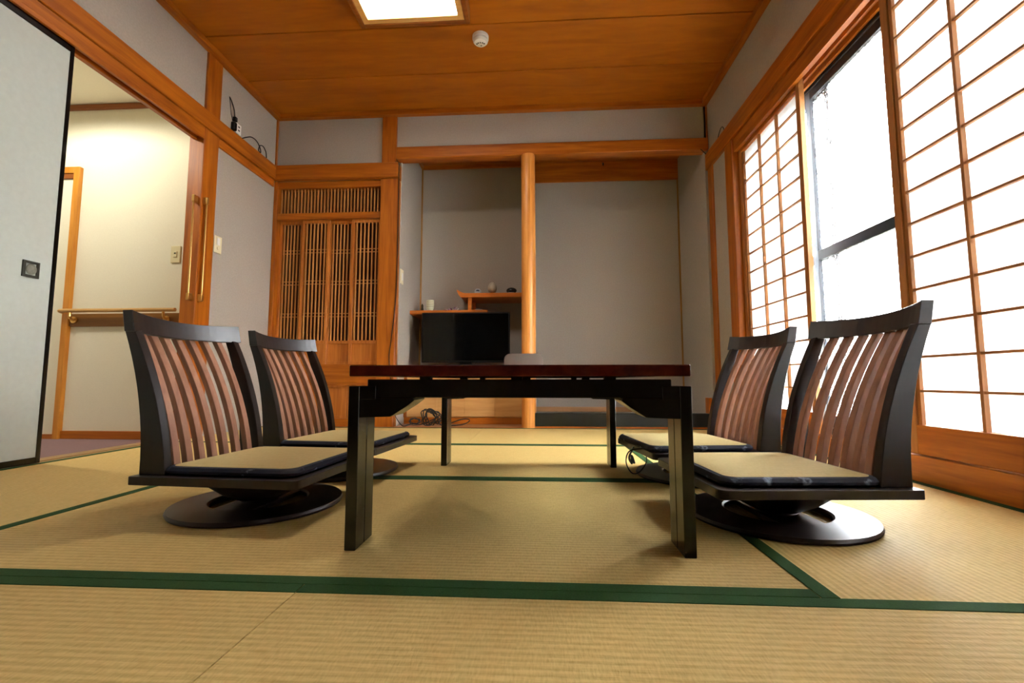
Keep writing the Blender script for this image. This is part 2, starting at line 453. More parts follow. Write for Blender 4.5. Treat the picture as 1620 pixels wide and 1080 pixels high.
# body
body = MB()
for q in ((-2.165, -2.15, 0.06, 0.62, 0, 2.0), (-1.27, -1.255, 0.06, 0.62, 0, 2.0), (-2.165, -1.255, 0.60, 0.62, 0, 2.0), (-2.165, -1.255, 0.06, 0.62, 1.985, 2.0), (-2.165, -1.255, 0.075, 0.62, 0.33, 0.345), (-2.165, -1.255, 0.06, 0.62, 0.0, 0.015)):
    body.box(q[0]-CX, q[1]-CX, q[2], q[3], q[4], q[5])
body.build('body', WDARKIN, cab)
cb('frame_post', WZ, (-2.163, -2.132, -0.012, 0.08, 0, 1.985))
cb('head_rail', WX, (-2.132, -1.27, 0.0, 0.08, 1.93, 1.985))
cb('middle_rail', WX, (-2.132, -1.27, -0.004, 0.08, 1.664, 1.717))
cb('lower_rail', WX, (-2.132, -1.27, -0.004, 0.08, 0.405, 0.485))
cb('counter', WX, (-2.15, -1.25, -0.016, 0.08, 0.318, 0.335))
cb('apron_rail', WX, (-2.132, -1.27, 0.004, 0.08, 0.335, 0.405))
cb('base_rail', WX, (-2.132, -1.27, -0.002, 0.08, 0.0, 0.062))
# transom slats
n = 31
for i in range(n):
    x = -2.12 + i*(0.84/(n-1))
    cb('transom_slat', WSLAT, (x-0.0045, x+0.0045, 0.03, 0.048, 1.717, 1.93), bevel=0)
doors = [(-2.132, -1.915, 0.046), (-1.93, -1.698, 0.02), (-1.715, -1.49, 0.046), (-1.512, -1.27, 0.02)]
for (a, b, yy) in doors:
    d = empty('door', ((a+b)/2-CX, yy, 0.485)); d.parent = cab
    hw = (b-a)/2; H = 1.664-0.485
    dep = 0.022
    def db(name, mat, q, bevel=0.001): return box(name, mat, q, d, bevel)
    for s in (-1, 1):
        db('stile', WCAB, (s*hw-(0.022 if s > 0 else 0), s*hw+(0.022 if s < 0 else 0), 0, dep, 0, H))
    db('rail', WCAB, (-hw+0.022, hw-0.022, 0.001, dep, H-0.026, H))
    db('rail', WCAB, (-hw+0.022, hw-0.022, 0.001, dep, 0.165, 0.19))
    db('rail', WCAB, (-hw+0.022, hw-0.022, 0.001, dep, 0, 0.022))
    db('panel', WCAB, (-hw+0.022, hw-0.022, 0.008, 0.016, 0.022, 0.165), 0)
    m = 6
    for i in range(m):
        x = -hw+0.022 + (i+0.6)*(2*hw-0.044)/(m+0.2)
        db('slat', WSLAT, (x-0.005, x+0.005, 0.003, 0.013, 0.19, H-0.026), 0)
    for zz in (0.40, 0.665, 0.925):
        for dz in (-0.013, 0.013):
            db('cross_bar', WSLAT, (-hw+0.022, hw-0.022, 0.013, 0.018, zz+dz-0.003, zz+dz+0.003), 0)
# lower cupboard doors
for (a, b) in ((-2.132, -1.922), (-1.918, -1.706), (-1.702, -1.508), (-1.504, -1.27)):
    d = empty('cupboard_door', ((a+b)/2-CX, 0.008, 0.062)); d.parent = cab
    hw = (b-a)/2; H = 0.256
    for s in (-1, 1):
        box('stile', WCAB, (s*hw-(0.02 if s > 0 else 0), s*hw+(0.02 if s < 0 else 0), 0, 0.02, 0, H), d, 0.001)
    box('rail', WCAB, (-hw+0.02, hw-0.02, 0.001, 0.02, H-0.02, H), d, 0.001)
    box('rail', WCAB, (-hw+0.02, hw-0.02, 0.001, 0.02, 0, 0.02), d, 0.001)
    box('panel', WCAB, (-hw+0.02, hw-0.02, 0.008, 0.016, 0.02, H-0.02), d)

# ------------------------------------------------------------------ alcove (tokonoma and shelf bay)
YA = 4.2
wa = struct(empty('wall_alcove'), 'grey plaster walls inside the display alcove', 'wall')
box('plaster', PLASTER, (-1.2, 1.5, YA, YA+0.08, -0.05, 2.6), wa)
box('plaster', PLASTER, (-1.2, -1.118, YB+0.05, YA, -0.05, 2.6), wa)
box('plaster', PLASTER, (1.305, 1.5, YB+0.0, YA, -0.05, 2.6), wa)
box('plaster', PLASTER, (-0.095, -0.06, YB+0.05, YA, 0.0, 2.42), wa)
struct(box('ceiling_alcove', WX, (-1.2, 1.4, YB+0.05, YA, 2.42, 2.5)), 'wooden ceiling inside the display alcove', 'ceiling')
struct(box('trim_15', WX, (-1.146, XR-0.004, YB-0.03, YB+0.07, 2.146, 2.243), bevel=0.006), 'wooden lintel beam across the display alcove', 'trim')
struct(box('trim_16', WX, (-0.06, 1.305, YA-0.02, YA, 2.225, 2.42), bevel=0.003), 'broad wooden board high on the alcove back wall', 'trim')
struct(box('trim_17', WX, (-1.118, -0.095, YA-0.02, YA, 2.385, 2.42), bevel=0.002), 'moulding under the ceiling of the shelf bay', 'trim')
struct(box('trim_18', WY, (-1.118, -1.098, YB+0.07, YA-0.02, 2.385, 2.42), bevel=0.002), 'moulding along the side wall of the shelf bay', 'trim')
GOLDB = wood('gold_batten', lin(150, 106, 44), lin(176, 130, 62), 'z')
struct(box('trim_19', GOLDB, (-1.118, -1.106, YA-0.012, YA, 0.5, 2.385)), 'thin corner batten in the shelf bay', 'trim')
struct(box('trim_20', GOLDB, (1.293, 1.305, YA-0.012, YA, 0.13, 2.225)), 'thin corner batten right of the alcove back wall', 'trim')
struct(box('trim_21', wood('toko_base', lin(176, 126, 76), lin(196, 150, 100), 'x'), (-0.06, 1.305, YA-0.014, YA, 0.075, 0.118), bevel=0.001), 'low skirting board along the alcove back wall', 'trim')
struct(box('floor_alcove', plain('dark_lacquered_board', lin(30, 32, 28), 0.3), (-0.06, 1.305, YB+0.06, YA, -0.03, 0.075)), 'dark raised floor of the display alcove', 'floor')
struct(box('trim_22', KAMACHI, (-0.03, 1.262, YB-0.03, YB+0.06, 0.012, 0.112), bevel=0.004), 'black lacquered front sill of the display alcove', 'trim')
struct(box('trim_23', WX, (-0.03, 1.305, YB-0.032, YB+0.06, -0.03, 0.012), bevel=0.001), 'wooden strip under the black alcove sill', 'trim')
struct(box('trim_24', WZ, (1.264, 1.286, YB-0.02, YB+0.06, 0.012, 0.228), bevel=0.002), 'short wooden stub beside the black alcove sill', 'trim')
struct(box('floor_shelf_bay', wood('bay_floor', lin(150, 104, 66), lin(176, 128, 86), 'x', rough=0.35), (-1.2, -0.06, YB, YA, -0.05, 0.001)), 'wooden floor of the shelf bay', 'floor')
# log post
post = MB(); rings = []
for kz in range(17):
    z = 0.0 + 2.148*kz/16
    rings.append([(-0.077+(0.055+0.0016*math.sin(3*a+z*2)+0.0012*math.sin(5*a-z*3))*math.cos(a), YB-0.0+(0.055+0.0016*math.sin(3*a+z*2))*math.sin(a), z) for a in [2*PI*i/28 for i in range(28)]])
post.loft(rings)
struct(post.build('trim_25', WTOKO, smooth=True), 'round polished log post between the alcove and the shelf bay', 'pillar')
nail = MB().tube([(0.61, YA-0.02, 2.392), (0.61, YA-0.05, 2.385), (0.61, YA-0.055, 2.37), (0.61, YA-0.05, 2.36)], 0.006, 8)
tag(nail.build('scroll_hook', BLACKP, smooth=True), 'small dark hook on the high wooden board in the alcove', 'hook')

# floor cupboard below the television
fc = tag(empty('floor_cupboard', (-0.606, 3.73, 0)), 'low tan wooden cupboard under the television in the shelf bay', 'cabinet')
box('plinth', WX, (-0.51, 0.50, 0.008, 0.46, 0.001, 0.055), fc, 0.002)
box('body', WTAN, (-0.485, 0.485, 0.02, 0.46, 0.055, 0.455), fc)
box('top', WX, (-0.51, 0.51, -0.008, 0.468, 0.455, 0.478), fc, 0.002)
for a, b, y in ((-0.485, -0.235, 0.006), (-0.243, 0.005, 0.011), (-0.005, 0.245, 0.006), (0.237, 0.485, 0.011)):
    d = box('sliding_door', WTAN, (a, b, y, y+0.012, 0.062, 0.45), fc, 0.001)
for s in (-1, 1):
    box('side_post', WZ, (s*0.5-0.015, s*0.5+0.01, 0.002, 0.03, 0.055, 0.455), fc, 0.001)

# staggered shelves
SHW = wood('shelf_wood', lin(178, 92, 26), lin(206, 122, 46), 'x', rough=0.3)
ss = tag(empty('staggered_shelves', (-0.6, 4.03, 0.929)), 'two staggered wooden wall shelves with an upturned end above the television', 'shelf')
box('lower_shelf', SHW, (-0.518, 0.16, -0.165, 0.168, 0.0, 0.034), ss, 0.002)
box('upper_shelf', SHW, (-0.075, 0.503, -0.165, 0.168, 0.145, 0.182), ss, 0.002)
MB().prism([(-0.075, 0.147), (-0.075, 0.182), (-0.04, 0.182), (-0.062, 0.188), (-0.082, 0.197), (-0.102, 0.212), (-0.11, 0.205), (-0.1, 0.185), (-0.09, 0.165)], 'y', -0.165, 0.168).build('upturned_lip', SHW, ss)
for x, y in ((0.0, -0.145), (0.0, 0.12)):
    box('strut', SHW, (x-0.012, x+0.018, y, y+0.03, 0.034, 0.145), ss, 0.002)

# ------------------------------------------------------------------ television
tv = tag(empty('television', (-0.613, 3.80, 0.478)), 'black flat screen television under the staggered shelves', 'television')
box('screen_bezel', BLACKP, (-0.375, 0.372, -0.02, 0.02, 0.028, 0.452), tv, 0.003)
box('screen_panel', SCREEN, (-0.362, 0.360, -0.0212, -0.02, 0.045, 0.440), tv)
box('rear_housing', BLACKP, (-0.25, 0.25, 0.02, 0.07, 0.08, 0.38), tv, 0.01)
box('neck', BLACKP, (-0.05, 0.05, -0.01, 0.02, 0.006, 0.06), tv, 0.002)
MB().loft([[(0.17*math.cos(2*PI*i/32), 0.075*math.sin(2*PI*i/32)-0.005+0, z) for i in range(32)] for z in (0, 0.008)]).build('stand_foot', plain('grey_foot', lin(90, 92, 94), 0.3, 0.5), tv, 0.002)
# ------------------------------------------------------------------ right wall with window
wr = struct(empty('wall_right'), 'grey plaster wall around the wide paper-screened window', 'wall')
box('plaster', PLASTER, (XR, XR+0.19, YF, YB, 2.0, 2.6), wr)
box('plaster', PLASTER, (XR, XR+0.19, 3.15, YB, -0.05, 2.0), wr)
box('plaster', PLASTER, (XR, XR+0.19, YF, 0.05, -0.05, 2.0), wr)
struct(box('trim_26', WY, (1.306, XR+0.1, YF, 3.535, 1.988, 2.115), bevel=0.003), 'long orange wooden rail above the window', 'trim')
struct(box('trim_27', WZ, (1.318, XR+0.05, 3.415, 3.5, -0.03, 1.988), bevel=0.003), 'slim wooden pillar beside the alcove on the window wall', 'pillar')
struct(box('trim_28', WZ, (1.312, XR+0.19, 3.045, 3.165, -0.03, 1.988), bevel=0.003), 'wooden window jamb next to the far paper screen', 'pillar')
t = MB().box(1.325, 1.352, 0.05, 3.045, 1.897, 1.988).box(1.352, 1.52, 0.05, 3.045, 1.93, 1.988)
t.box(1.379, 1.389, 0.05, 3.045, 1.905, 1.93).box(1.416, 1.43, 0.05, 3.045, 1.90, 1.93)
struct(t.build('trim_29', WY, bevel=0.001), 'grooved window head above the paper screens', 'trim')
t = MB().box(1.347, 1.52, 0.05, 3.045, -0.1, 0.092).box(1.379, 1.389, 0.05, 3.045, 0.092, 0.097)
struct(t.build('trim_30', WY, bevel=0.001), 'wooden window sill board along the mats', 'trim')

# unseen ground added outside the window to cut light rising to the ceiling
struct(box('added_ground', plain('added_ground_grey', lin(118, 114, 108), 0.9, noise=0.15, nscale=8), (1.53, 40, -30, 40, -0.6, -0.4)), 'unseen grey ground added outside the window to cut upward light', 'ground')
# outer aluminium window
win = struct(empty('window_1', (1.47, 1.55, 0.097)), 'aluminium sliding window with pebbled frosted glass', 'window')
def wbx(name, mat, x0, x1, y0, y1, z0, z1, parent=None, bevel=0.002):
    return box(name, mat, (x0-1.47, x1-1.47, y0-1.55, y1-1.55, z0-0.097, z1-0.097), parent or win, bevel)
wbx('outer_frame', ALUD, 1.435, 1.52, 0.05, 3.045, 1.885, 1.93)
wbx('outer_frame', ALUD, 1.435, 1.52, 0.05, 3.045, 0.093, 0.125)
wbx('outer_frame', ALUD, 1.435, 1.52, 3.015, 3.045, 0.125, 1.885)
wbx('outer_frame', ALUD, 1.435, 1.52, 0.05, 0.08, 0.125, 1.885)
for i, (a, b, xx) in enumerate(((2.28, 3.02, 1.485), (1.56, 2.42, 1.45), (0.80, 1.60, 1.485), (0.08, 0.84, 1.45))):
    sash = empty('sash', (xx-1.47, (a+b)/2-1.55, 0.03)); sash.parent = win
    hw = (b-a)/2; H = 1.755
    for s in (-1, 1):
        box('stile', ALU if i == 1 and s > 0 else ALUD, (-0.013, 0.013, s*hw-(0.038 if s > 0 else 0), s*hw+(0.038 if s < 0 else 0), 0, H), sash, 0.002)
    for z0, z1 in ((0, 0.06), (H-0.045, H), (0.845, 0.895)):
        box('rail', ALUD, (-0.013, 0.013, -hw+0.038, hw-0.038, z0, z1), sash, 0.002)
    for z0, z1 in ((0.06, 0.845), (0.895, H-0.045)):
        box('pane', GLASS, (-0.002, 0.002, -hw+0.038, hw-0.038, z0, z1), sash)

# paper screens
def shoji(label, y0, y1, xf):
    z0, z1 = 0.098, 1.925
    cy = (y0+y1)/2; hw = (y1-y0)/2; H = z1-z0
    t = tag(empty('shoji_screen', (xf, cy, z0)), label, 'paper screen', 'paper screens along the window')
    D = 0.026
    for s in (-1, 1):
        box('stile', WSHOJI, (0, D, s*hw-(0.032 if s > 0 else 0), s*hw+(0.032 if s < 0 else 0), 0, H), t, 0.0015)
        box('inner_stile', WSHOJI, (0.008, 0.022, s*(hw-0.032)-(0.016 if s > 0 else 0), s*(hw-0.032)+(0.016 if s < 0 else 0), 0.102, H-0.05), t, 0.001)
    box('bottom_rail', WY, (0, D, -hw+0.032, hw-0.032, 0, 0.102), t, 0.0015)
    box('top_rail', WY, (0, D, -hw+0.032, hw-0.032, H-0.05, H), t, 0.0015)
    iw = hw-0.048
    for k in range(14):
        z = 0.321-z0 + 0.1218*(k-0)
        if z < H-0.06:
            box('lattice_bar', WSHOJI, (0.009, 0.021, -iw, iw, z-0.0042, z+0.0042), t)
    for f in (-1/3, 1/3):
        box('lattice_upright', WSHOJI, (0.006, 0.0215, f*iw-0.0055, f*iw+0.0055, 0.102, H-0.05), t)
    MB().quad([(0.0222, -hw+0.034, 0.104), (0.0222, hw-0.034, 0.104), (0.0222, hw-0.034, H-0.052), (0.0222, -hw+0.034, H-0.052)]).build('paper', PAPER, t)
    return t
shoji('far paper screen at the alcove end of the window', 2.325, 3.04, 1.3525)
shoji('large near paper screen on the right, behind the nearer chair', 0.982, 1.768, 1.3525)
shoji('paper screen closest to the camera, beyond the right picture edge', 0.262, 0.98, 1.3525)
shoji('paper screen on the outer track nearest the front wall', 0.052, 0.40, 1.390)

# ------------------------------------------------------------------ room behind the camera
wf = struct(empty('wall_front'), 'plaster wall and dark opening behind the camera', 'wall')
box('plaster', PLASTER, (-2.25, -1.45, YF-0.1, YF, -0.05, 2.6), wf)
box('plaster', PLASTER, (-1.45, 1.5, YF-0.1, YF, 2.0, 2.6), wf)
for q in ((-1.45, 1.5, -1.35, -1.25, -0.05, 2.6), (-1.55, -1.45, -1.35, YF-0.1, -0.05, 2.6), (1.33, 1.45, -1.35, YF-0.1, -0.05, 2.6)):
    box('dark_panel', DARKROOM, q, wf)
struct(box('floor_front', DARKROOM, (-1.45, 1.33, -1.25, Y0, -0.05, -0.001)), 'dark wooden floor of the room behind the camera', 'floor')

# ------------------------------------------------------------------ ceiling lamp, smoke detector
LX, LY = -0.722, 2.172
lamp = tag(empty('ceiling_lamp', (LX, LY, ZC)), 'square ceiling lamp with wooden frame and glowing white diffuser', 'lamp')
hs = 0.326
LIPLIT = wood('lit_lip_wood', lin(214, 160, 84), lin(236, 186, 112), 'x', rough=0.4)  # lamplight on the inner lip put into a paler, golden wood colour
for s in (-1, 1):
    box('frame_bar', LAMPW, (s*hs-(0.028 if s > 0 else 0), s*hs+(0.028 if s < 0 else 0), -hs, hs, -0.10, 0), lamp, 0.003)
    box('frame_bar', LAMPW, (-hs+0.028, hs-0.028, s*hs-(0.028 if s > 0 else 0), s*hs+(0.028 if s < 0 else 0), -0.10, 0), lamp, 0.003)
    box('inner_lip', LIPLIT, (s*(hs-0.028)-(0.034 if s > 0 else 0), s*(hs-0.028)+(0.034 if s < 0 else 0), -hs+0.028, hs-0.028, -0.095, -0.083), lamp, 0.001)
    box('inner_lip', LIPLIT, (-hs+0.062, hs-0.062, s*(hs-0.028)-(0.034 if s > 0 else 0), s*(hs-0.028)+(0.034 if s < 0 else 0), -0.095, -0.083), lamp, 0.001)
box('diffuser', LAMPON, (-hs+0.03, hs-0.03, -hs+0.03, hs-0.03, -0.083, -0.075), lamp)
sd = tag(empty('smoke_detector', (-0.362, 2.722, ZC)), 'small round white smoke detector on the ceiling near the lamp', 'smoke detector')
MB().lathe((0, 0, 0), [(0.052, 0), (0.052, -0.018), (0.047, -0.022), (0.047, -0.034), (0.038, -0.044), (0.012, -0.047)], 28).build('housing', WHITEP, sd, smooth=True)
for k in range(5):
    a = PI*0.15 + k*PI*0.7/4
    MB().box(0.026*math.cos(a)-0.004, 0.026*math.cos(a)+0.004, 0.008-0.02*math.sin(a), 0.016-0.02*math.sin(a), -0.0487, -0.044).build('vent', plain('vent_grey', lin(70, 72, 60), 0.6) if k == 0 else bpy.data.materials['vent_grey'], sd)
MB().cyl((0.002, 0.02), 0.0045, -0.0475, -0.043, 12).build('indicator', bpy.data.materials['vent_grey'], sd)

# ------------------------------------------------------------------ low table
TX0, TX1, TY0, TY1 = -0.414, 0.318, 0.974, 2.03
tcx, tcy = (TX0+TX1)/2, (TY0+TY1)/2
table = tag(empty('low_table', (tcx, tcy, 0)), 'low dark brown lacquered table on four black legs in the middle of the mats', 'table')
hx, hy = (TX1-TX0)/2, (TY1-TY0)/2
box('table_top', MAHOG, (-hx, hx, -hy, hy, 0.368, 0.3925), table, 0.002)
for s in (-1, 1):
    box('end_apron', TABLK, (-0.326, 0.326, s*(hy-0.004)-(0.03 if s > 0 else 0), s*(hy-0.004)+(0.03 if s < 0 else 0), 0.322, 0.3615), table, 0.0015)
    box('side_apron', TABLK, (s*0.326-(0.03 if s > 0 else 0), s*0.326+(0.03 if s < 0 else 0), -hy+0.034, hy-0.034, 0.322, 0.3615), table, 0.0015)
for x in (-0.20, 0.0, 0.2):
    for y in (-hy+0.02, hy-0.02, 0):
        box('spacer', TABLK, (x-0.012, x+0.012, y-0.01, y+0.01, 0.3615, 0.368), table)
box('underframe', TABLK, (-0.296, 0.296, -hy+0.034, hy-0.034, 0.330, 0.350), table)
for s in (-1, 1):
    for q in (-1, 1):
        ya, yb = (-hy, -hy+0.046) if q < 0 else (hy-0.098, hy-0.052)
        ex = empty('leg', (s*hx, q*(hy-0.049), 0)); ex.parent = table
        for j in (-1, 1):
            y0, y1 = (-0.049, -0.0015) if j < 0 else (0.0015, 0.049)
            xa, xb = (0, 0.0245) if s < 0 else (-0.0245, 0)
            MB().loft([[(xa, y0, 0), (xb, y0, 0), (xb, y1, 0), (xa, y1, 0)],
                       [(xa, y0, 0.347), (xb, y0, 0.347), (xb, y1, 0.347), (xa, y1, 0.347)]]).build('plank', TABLK, ex, 0.0015)
        box('top_block', TABLK, ((0.0245, 0.06, -0.048, 0.048, 0.318, 0.347) if s < 0 else (-0.06, -0.0245, -0.048, 0.048, 0.318, 0.347)), ex, 0.001)
        MB().prism([(-s*a, z) for a, z in ((0.0245, 0.322), (0.142, 0.322), (0.145, 0.316), (0.128, 0.303), (0.093, 0.281), (0.0245, 0.279))], 'y', -0.046, 0.046).build('bracket', TABLK, ex, 0.001)

# tissue box on the table
tb = tag(empty('tissue_box', (-0.055, 1.76, 0.3925)), 'cream rounded tissue box on the far half of the low table', 'tissue box')
CREAMB = plain('cream_cover', lin(238, 228, 204), 0.7)
def rr(w, h, r, n=5):
    pts = []
    for cx, cz, a0 in ((w-r, h-r, 0), (-w+r, h-r, PI/2), (-w+0.004, 0.004, PI), (w-0.004, 0.004, 1.5*PI)):
        q = r if cz > 0.01 else 0.004
        for i in range(n+1):
            a = a0+PI/2*i/n
            pts.append((cx+q*math.cos(a), cz+q*math.sin(a)))
    return pts
MB().prism(rr(0.0695, 0.062, 0.022), 'y', -0.115, 0.115).build('cover', CREAMB, tb, smooth=True)
MB().prism([(0.0705*p[0]/0.0695, p[1]*1.012) for p in rr(0.0695, 0.062, 0.022)], 'y', -0.118, -0.112).build('piping', plain('white_piping', lin(238, 234, 222), 0.6), tb, smooth=True)
box('opening', BLACKP, (-0.012, 0.012, -0.07, 0.07, 0.0618, 0.0625), tb)

# ------------------------------------------------------------------ legless swivel chairs and their cushions
def prof(z):           # x of the front edge of the back posts, and their depth, by height
    t = (z-0.118)/(0.49-0.118)
    xf = -0.152 - 0.034*t - 0.080*t*t
    dep = 0.074*(1-t) + 0.030*t
    return xf, dep
def sag(y):            # the back is hollow in plan
    return -0.04*(1-(y/0.19)**2)
def make_chair():
    t = empty('swivel_floor_chair')
    # seat board
    pts = []
    for cx, cy, a0, r in ((0.225-0.02, 0.215-0.02, 0, 0.02), (-0.232+0.006, 0.215-0.006, PI/2, 0.006), (-0.232+0.006, -0.215+0.006, PI, 0.006), (0.225-0.02, -0.215+0.02, 1.5*PI, 0.02)):
        for i in range(5):
            a = a0+PI/2*i/4
            pts.append((cx+r*math.cos(a), cy+r*math.sin(a)))
    MB().prism(pts, 'z', 0.097, 0.118).build('seat_board', DKWOOD, t, 0.002)
    N = 10
    for s in (-1, 1):
        rings = []
        for i in range(N+1):
            z = 0.118+(0.492-0.118)*i/N
            xf, dep = prof(z)
            y0, y1 = (0.166, 0.190) if s > 0 else (-0.190, -0.166)
            rings.append([(xf, y0, z), (xf, y1, z), (xf-dep, y1, z), (xf-dep, y0, z)])
        MB().loft(rings).build('back_post', DKWOODZ, t, 0.0012)
    for kx in range(7):
        y = -0.138+0.276*kx/6
        rings = []
        for i in range(N+1):
            z = 0.118+(0.494-0.118)*i/N
            xf, dep = prof(z)
            x = xf + sag(y)*(0.35+0.65*i/N) - 0.003 - 0.010*(i/N)**2
            hw = 0.0108
            d = 0.018
            rings.append([(x, y-hw, z), (x, y+hw, z), (x-d, y+hw, z), (x-d, y-hw, z)])
        MB().loft(rings).build('slat', SLATC, t, 0.001)
    rings = []
    for i in range(17):
        y = -0.196+0.392*i/16
        xf = -0.262+sag(y)
        dip = 0.010*(1-(y/0.196)**2)
        zb, zt = 0.489-0.4*dip, 0.546-dip
        rings.append([(xf, y, zb), (xf-0.012, y, zt), (xf-0.042, y, zt), (xf-0.032, y, zb)])
    MB().loft(rings).build('top_rail', DKWOOD, t, 0.0015)
    # swivel base: ring with a bar across, hub and upper plate
    bs = MB()
    n = 48
    ro = [[(-0.02+r*math.cos(2*PI*i/n), r*math.sin(2*PI*i/n), z) for i in range(n)] for r, z in ((0.222, 0.002), (0.225, 0.008), (0.222, 0.015), (0.13, 0.019), (0.125, 0.015), (0.125, 0.004), (0.13, 0.001), (0.222, 0.002))]
    V = [[bs.bm.verts.new(p) for p in r] for r in ro[:-1]]
    for a, b in zip(V, V[1:]+V[:1]):
        for i in range(n):
            bs.bm.faces.new((a[i], a[(i+1) % n], b[(i+1) % n], b[i]))
    bs.build('base_ring', DKWOOD, t, smooth=True)
    box('base_bar', DKWOOD, (-0.075, 0.035, -0.126, 0.126, 0.003, 0.0165), t, 0.001)
    MB().cyl((-0.02, 0), 0.05, 0.0165, 0.075, 24).build('swivel_hub', BLACKP, t, smooth=True)
    MB().lathe((-0.02, 0, 0), [(0.06, 0.024), (0.10, 0.045), (0.145, 0.08), (0.155, 0.0968)], 32).build('swivel_plate', DKWOOD, t, smooth=True)
    return t

def outline(w, d, r, n=6):
    pts = []
    for cx, cy, a0 in ((w-r, d-r, 0), (-w+r, d-r, PI/2), (-w+r, -d+r, PI), (w-r, -d+r, 1.5*PI)):
        for i in range(n+1):
            a = a0+PI/2*i/n
            pts.append((cx+r*math.cos(a), cy+r*math.sin(a)))
    return pts
def make_cushion(droop=0.0, hw=0.185):
    t = empty('seat_cushion')
    def ring(w, d, r, z, dr=1.0):
        out = []
        for x, y in outline(w, d, r):
            k = max(0, (x-0.16)/0.05)
            out.append((x, y, z - droop*k*k*dr))
        return out
    b = MB().loft([ring(hw-0.008, 0.182, 0.03, 0.001), ring(hw, 0.19, 0.034, 0.005), ring(hw+0.002, 0.192, 0.036, 0.012), ring(hw-0.004, 0.186, 0.034, 0.0195), ring(hw-0.016, 0.174, 0.03, 0.0215)])
    b.build('border', NAVYP, t, smooth=True)
    p = MB().loft([ring(hw-0.012, 0.178, 0.03, 0.018), ring(hw-0.014, 0.176, 0.03, 0.0215), ring(hw-0.03, 0.155, 0.028, 0.0245), ring(hw*0.55, 0.10, 0.02, 0.0265)])
    p.build('pad', CUSHION, t, smooth=True)
    return t

def copy_tree(o, parent=None):
    c = o.copy(); COL.objects.link(c); c.parent = parent
    for ch in [q for q in bpy.data.objects if q.parent == o]:
        copy_tree(ch, c)
    return c

chair0 = make_chair()
cush0 = make_cushion(0.0)
spots = [(-0.79, 1.31, math.radians(-4), 'dark slatted swivel floor chair in the left foreground', 'rush cushion with navy border on the left foreground chair', 0.018, 0.0),
         (0.605, 1.278, math.radians(183.8), 'dark slatted swivel floor chair in the right foreground', 'rush cushion with navy border on the right foreground chair', 0.018, 0.0),
         (-0.775, 1.81, math.radians(-5.5), 'dark slatted swivel floor chair on the left nearer the lattice cabinet', 'rush cushion on the left chair nearer the lattice cabinet', 0.018, 0.0),
         (0.575, 1.785, math.radians(186.5), 'dark slatted swivel floor chair on the right nearer the alcove', 'sagging rush cushion with loose ties on the right chair nearer the alcove', 0.045, 0.0)]
for i, (x, y, r, lab, clab, sh, dr) in enumerate(spots):
    c = chair0 if i == 0 else copy_tree(chair0)
    c.location = (x, y, 0); c.rotation_euler = (0, 0, r)
    tag(c, lab, 'chair', 'swivel floor chairs around the low table')
    if i == 0: q = cush0
    elif i < 3: q = copy_tree(cush0)
    else:
        q = make_cushion(0.011)
        MB().tube([(0.16, 0.12, 0.004), (0.225, 0.11, -0.004), (0.238, 0.10, -0.045), (0.215, 0.085, -0.085), (0.18, 0.06, -0.09), (0.15, 0.05, -0.06), (0.14, 0.03, -0.03)], 0.0022, 6).build('tie_cord', CABLE, q, smooth=True)
        MB().tube([(0.19, 0.04, -0.002), (0.205, 0.03, -0.04), (0.20, 0.045, -0.06), (0.205, 0.06, -0.03), (0.20, 0.075, -0.055)], 0.004, 6).build('tie_ribbon', plain('grey_ribbon', lin(110, 124, 136), 0.6), q, smooth=True)
    off = sh
    q.location = (x+off*math.cos(r), y+off*math.sin(r), 0.118); q.rotation_euler = (0, 0, r)
    tag(q, clab, 'cushion', 'seat cushions on the floor chairs')

# ------------------------------------------------------------------ small things
# brass grab bars on the pillar
def bar(label, x, y, dx, dy):
    t = tag(empty('brass_bar', (x, y, 0.86)), label, 'pull bar', 'brass bars on the hall pillar')
    MB().tube([(0, 0, 0.0), (0, 0, 0.66)], 0.006, 10).build('rod', BRASS, t, smooth=True)
    for z in (0.0, 0.63):
        b = MB().box(-0.009+min(dx, 0), 0.009+max(dx, 0), -0.009+min(dy, 0), 0.009+max(dy, 0), z-0.005, z+0.04)
        b.build('bracket', BRASS, t, 0.002)
bar('brass pull bar on the hall-facing side of the pillar', -2.175, 2.672, 0, 0.019)
bar('brass pull bar on the room-facing side of the pillar', -2.129, 2.725, -0.012, 0)
# room light switch
t = tag(empty('room_light_switch', (XL, 2.885, 1.27)), 'ivory switch plate on the grey plaster beside the pillar', 'light switch')
box('plate', IVORY, (0, 0.008, -0.035, 0.035, -0.058, 0.058), t, 0.002)
box('rocker', WHITEP, (0.008, 0.012, -0.014, 0.014, -0.005, 0.045), t, 0.001)
MB().loft([[(x, 0.011*math.cos(2*PI*i/14), -0.024+0.011*math.sin(2*PI*i/14)) for i in range(14)] for x in (0.008, 0.012)]).build('knob', IVORY, t)
# outlet and cables above the wooden rail
t = tag(empty('power_outlet', (XL, 3.01, 2.152)), 'small white outlet with plugged black cables above the wooden rail', 'outlet')
box('housing', WHITEP, (0, 0.022, -0.028, 0.028, -0.035, 0.042), t, 0.004)
for z in (-0.008, 0.018):
    box('socket', BLACKP, (0.0218, 0.0232, -0.008, 0.008, z-0.005, z+0.005), t)
box('plug', BLACKP, (0.0, 0.03, -0.06, -0.028, -0.03, 0.03), t, 0.005)
box('plug', BLACKP, (0.0, 0.026, -0.045, -0.02, 0.042, 0.075), t, 0.004)
x = 0.012
MB().tube([(x, -0.035, 0.07), (x, -0.045, 0.12), (x, -0.075, 0.165), (x, -0.10, 0.185)], 0.0035, 6).build('cable', CABLE, t, smooth=True)
MB().tube([(x, -0.05, 0.02), (x, -0.072, 0.07), (x, -0.085, 0.12), (x, -0.098, 0.18)], 0.002, 6).build('cable', CABLE, t, smooth=True)
